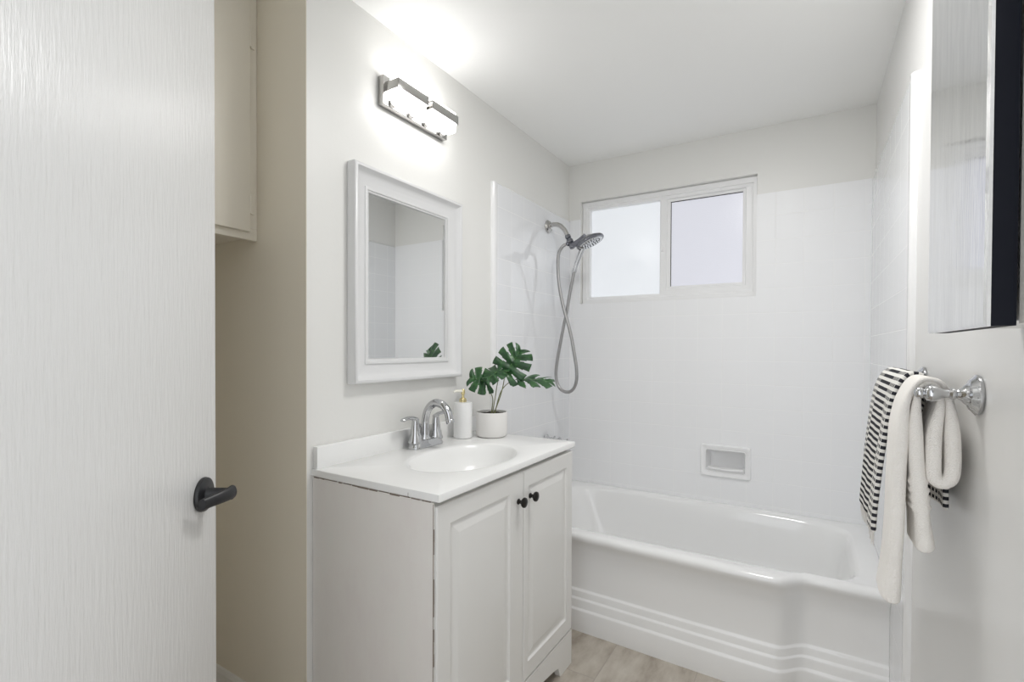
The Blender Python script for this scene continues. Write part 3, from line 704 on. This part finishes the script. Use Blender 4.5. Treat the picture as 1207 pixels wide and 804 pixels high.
for rr_, n_ in ((0.018, 8), (0.034, 14), (0.050, 20)):
    for k in range(n_):
        a = 2 * math.pi * k / n_; lathe_into(bm, [(0, 0), (0.0028, 0), (0.0022, 0.003), (0, 0.003)], hc + hn * 0.0113 + (u * math.cos(a) + v * math.sin(a)) * rr_, hn, 8)
o = from_bm('nozzles', bm, BLACK, hd)
bm = bmesh.new()
tube_into(bm, catmull([(0.232, SY, 1.795), (0.222, SY, 1.765), (0.205, SY, 1.725), (0.190, SY, 1.690), (0.180, SY, 1.660)], 6), [0.016, 0.0135, 0.0125, 0.0115, 0.011], 18)
lathe_into(bm, [(0, 0), (0.0125, 0), (0.0125, 0.016), (0.009, 0.024), (0, 0.024)], (0.1815, SY, 1.664), (-0.3, 0, -0.95), 20)
from_bm('hand_shower_handle', bm, CHROME, sh)
tube('docking_arm', [(0.158, SY - 0.002, 1.792), (0.185, SY - 0.004, 1.797), (0.215, SY - 0.008, 1.806), (0.250, SY - 0.012, 1.822)], [0.014, 0.0165, 0.020, 0.024], DCHROME, sh, 20)
hose = [(0.128, SY - 0.008, 1.800), (0.108, SY - 0.012, 1.785), (0.090, SY - 0.012, 1.755), (0.084, SY - 0.012, 1.700), (0.090, SY - 0.012, 1.600), (0.108, SY - 0.012, 1.500), (0.130, SY - 0.013, 1.420), (0.158, SY - 0.012, 1.330), (0.182, SY - 0.012, 1.220), (0.198, SY - 0.010, 1.120), (0.196, SY - 0.008, 1.050), (0.172, SY - 0.004, 1.004), (0.132, SY, 0.990), (0.092, SY + 0.003, 1.010), (0.070, SY + 0.004, 1.060), (0.070, SY + 0.006, 1.130), (0.090, SY + 0.008, 1.250), (0.112, SY + 0.010, 1.360), (0.130, SY + 0.010, 1.440), (0.150, SY + 0.006, 1.540), (0.168, SY + 0.001, 1.610), (0.1765, SY, 1.652)]
tube('hose', catmull(hose, 8), 0.0088, STEEL, sh, 14)
finish(sh, (XT, SY, 1.912))
# bath taps on the left wall, their tips showing past the countertop corner
def bath_tap(y, z, label):
    t = thing('bath_tap', label, 'tap', 'bath taps on the tiled wall')
    lathe('escutcheon', [(0, 0), (0.036, 0), (0.037, 0.003), (0.028, 0.012), (0.013, 0.016), (0.012, 0.03), (0, 0.03)], (XT, y, z), CHROME, t, (1, 0, 0))
    bm = bmesh.new(); lathe_into(bm, [(0, 0.026), (0.016, 0.026), (0.022, 0.034), (0.022, 0.052), (0.016, 0.060), (0, 0.061)], (XT, y, z), (1, 0, 0), 30)
    for k in range(4):
        a = math.pi / 4 + k * math.pi / 2; d = Vector((0, math.cos(a), math.sin(a)))
        c = Vector((XT + 0.044, y, z)); tube_into(bm, [c, c + d * 0.028, c + d * 0.036], [0.008, 0.007, 0.004], 10)
    from_bm('cross_handle', bm, CHROME, t)
    finish(t, (XT, y, z))
bath_tap(2.425, 0.712, 'chrome bath tap showing just above the countertop end, nearer one')
bath_tap(2.590, 0.668, 'chrome bath tap showing just above the countertop corner, farther smaller one')

# ------------------------------------------------------------------ mirrored medicine cabinet
mc = thing('medicine_cabinet', 'mirrored medicine cabinet with black door edge on the right wall', 'medicine cabinet')
MZ0, MZ1 = 1.2565, 1.95
box('carcass', (1.462, 0.12, MZ0 + 0.006), (W_ - 0.0005, 0.955, MZ1), VINYL, mc, 0.002)
def mirror_door(x, th, y0, y1, edge_y, label):
    bev = 0.0035
    def rc(i, xx): return [(xx, y0 + i, MZ0 + i), (xx, y0 + i, MZ1 - i), (xx, y1 - i, MZ1 - i), (xx, y1 - i, MZ0 + i)]
    bm = bmesh.new(); loft_into(bm, [rc(0, x + 0.005), rc(0, x + 0.002), rc(bev, x)]); o = from_bm('mirror_door', bm, MIRROR_S, mc, 5); o['label'] = label
    bm = bmesh.new(); box_into(bm, (x + 0.0052, y0 + 0.0005, MZ0 + 0.0005), (x + 0.0245, y1 - 0.0005, MZ1 - 0.0005)); e = from_bm('door_edge', bm, NAVY, o)
    return o
mirror_door(1.430, 0.0265, 0.685, 0.966, 0.685, 'sliding mirror panel in front, farther from the doorway')
o = box('front_panel', (1.4555, 0.12, MZ0 + 0.002), (1.4615, 0.683, MZ1 - 0.002), TRIM, mc, 0.001); o['label'] = 'pale front panel nearer the doorway'
finish(mc, (1.49, 0.54, MZ0))

# ------------------------------------------------------------------ towel bar
tb = thing('towel_bar', 'chrome towel bar with turned posts under the mirrored cabinet', 'towel bar')
BX, BZ = 1.466, 1.1535
for y in (1.138, 1.600):
    p = lathe('post', [(0, 0), (0.034, 0), (0.0355, 0.003), (0.0355, 0.006), (0.032, 0.009), (0.030, 0.010), (0.0265, 0.014), (0.022, 0.016), (0.019, 0.017), (0.016, 0.021), (0.010, 0.025), (0.008, 0.030), (0.0105, 0.034), (0.0105, 0.037), (0.007, 0.041), (0.008, 0.048), (0.012, 0.055), (0.0150, 0.062), (0.0155, 0.067), (0.0130, 0.072), (0.0085, 0.0745), (0.0072, 0.0755), (0.0095, 0.0775), (0.0105, 0.0805), (0.0102, 0.084), (0.0080, 0.0872), (0.0045, 0.0892), (0, 0.0900)], (W_ - 0.0002, y, BZ), CHROME, tb, (-1, 0, 0), 40)
tube('bar', [(BX, 1.138, BZ), (BX, 1.600, BZ)], 0.0085, CHROME, tb, 20)
finish(tb, (W_, 1.37, BZ))

# ------------------------------------------------------------------ towels
def ribbon(name, path, y0, y1, th, m, parent=None, wob=0.003, seed=0, k=10, ridges=None, yshift=None, amp_end=1.0, squash=1.0):
    """a thick soft cloth lofted along an x-z path, y0..y1 wide; UV in metres"""
    rnd = random.Random(seed); P = catmull([(p[0], 0, p[1]) for p in path], k); n = len(P)
    L = [0]
    for a, b in zip(P, P[1:]): L.append(L[-1] + (b - a).length)
    NY = 26; bm = bmesh.new(); rings = []; uvs = []
    for i, p in enumerate(P):
        t = (P[min(i + 1, n - 1)] - P[max(i - 1, 0)]).normalized(); nr = Vector((t.z, 0, -t.x))
        h = th / 2 * (squash + (1 - squash) * sstep(1.165 - p.z, 0.0, 0.10))
        if ridges: h += ridges(L[i], L[-1], p.z)
        e = min(L[i], L[-1] - L[i]); 
        if e < 0.006: h *= max(0.55, math.sqrt(max(0, 1 - (1 - e / 0.006) ** 2)))
        sh_ = yshift(L[i] / L[-1]) if yshift else (0, 0)
        ya, yb = y0 + sh_[0], y1 + sh_[1]; ring = []; uv = []
        amp = wob * (0.15 + min(1, abs(p.z - 1.18) / 0.25)) * amp_end
        def disp(y): return amp * (math.sin(y * 34 + seed * 1.7 + p.z * 3) + 0.5 * math.sin(y * 71 + seed + p.z * 7))
        for j in range(NY + 1):
            y = ya + h + (yb - ya - 2 * h) * j / NY; ring.append(p + nr * (h + disp(y)) + Vector((0, y, 0))); uv.append((y, L[i]))
        for q in range(1, 5):
            a = math.pi * q / 5; y = yb - h + h * math.sin(a); ring.append(p + nr * (h * math.cos(a) + disp(y)) + Vector((0, y, 0))); uv.append((y, L[i]))
        for j in range(NY, -1, -1):
            y = ya + h + (yb - ya - 2 * h) * j / NY; ring.append(p + nr * (-h + disp(y)) + Vector((0, y, 0))); uv.append((y, L[i]))
        for q in range(1, 5):
            a = math.pi * q / 5; y = ya + h - h * math.sin(a); ring.append(p + nr * (-h * math.cos(a) + disp(y)) + Vector((0, y, 0))); uv.append((y, L[i]))
        rings.append(ring); uvs.append(uv)
    vr = loft_into(bm, rings); lay = bm.loops.layers.uv.new('UVMap'); idx = {}
    for r, u in zip(vr, uvs):
        for v, c in zip(r, u): idx[v] = c
    for f in bm.faces:
        for lp in f.loops: lp[lay].uv = idx[lp.vert]
    return from_bm(name, bm, m, parent, 80)
bt = tag(ribbon('bath_towel', [(1.414, 0.748), (1.418, 0.80), (1.423, 0.90), (1.4255, 1.02), (1.430, 1.11), (1.438, 1.148), (1.452, 1.1725), (1.469, 1.1765), (1.486, 1.165), (1.496, 1.13), (1.5005, 1.07), (1.5015, 1.02), (1.498, 0.996), (1.4865, 0.988), (1.477, 0.997), (1.4755, 1.03), (1.4765, 1.08), (1.4825, 1.125), (1.4815, 1.152), (1.4730, 1.1675), (1.460, 1.1675), (1.4505, 1.153), (1.447, 1.10), (1.4495, 1.02), (1.455, 0.955), (1.460, 0.90), (1.464, 0.856)],
    1.157, 1.262, 0.0235, TERRY, seed=3, wob=0.0010, k=16, squash=0.42, ridges=lambda l, T, z: (0.0040 * math.exp(-(l / 0.05) ** 2) + 0.0035 * math.exp(-((T - l) / 0.04) ** 2) + (sum(0.0045 * math.exp(-((z - c) / 0.0055) ** 2) for c in (0.984, 0.968, 0.952, 0.936)) if T - l < 0.2 else 0))), 'cream white bath towel folded over the chrome bar, in front', 'towel')
ht = ribbon('hand_towel', [(1.397, 0.845), (1.400, 0.90), (1.409, 1.00), (1.421, 1.10), (1.432, 1.150), (1.449, 1.178), (1.470, 1.180), (1.487, 1.160), (1.498, 1.11), (1.506, 1.04), (1.510, 0.97), (1.511, 0.912)],
    1.268, 1.575, 0.010, STRIPE, seed=5, wob=0.003)
tag(ht, 'black and white striped hand towel with fringe hanging behind the cream towel', 'towel')
bm = bmesh.new(); rnd = random.Random(4)
for k in range(92):
    y = 1.274 + 0.294 * k / 91; d = 0.002 * math.sin(y * 34 + 11)
    x = 1.397 + d; ln = rnd.uniform(0.022, 0.034)
    tube_into(bm, [(x, y, 0.850), (x + rnd.uniform(-.002, .002), y + rnd.uniform(-.002, .002), 0.84), (x + rnd.uniform(-.003, .003), y + rnd.uniform(-.004, .004), 0.845 - ln)], [0.0014, 0.0012, 0.0007], 6)
fr = from_bm('fringe', bm, FRINGE, ht); fr['kind'] = 'stuff'
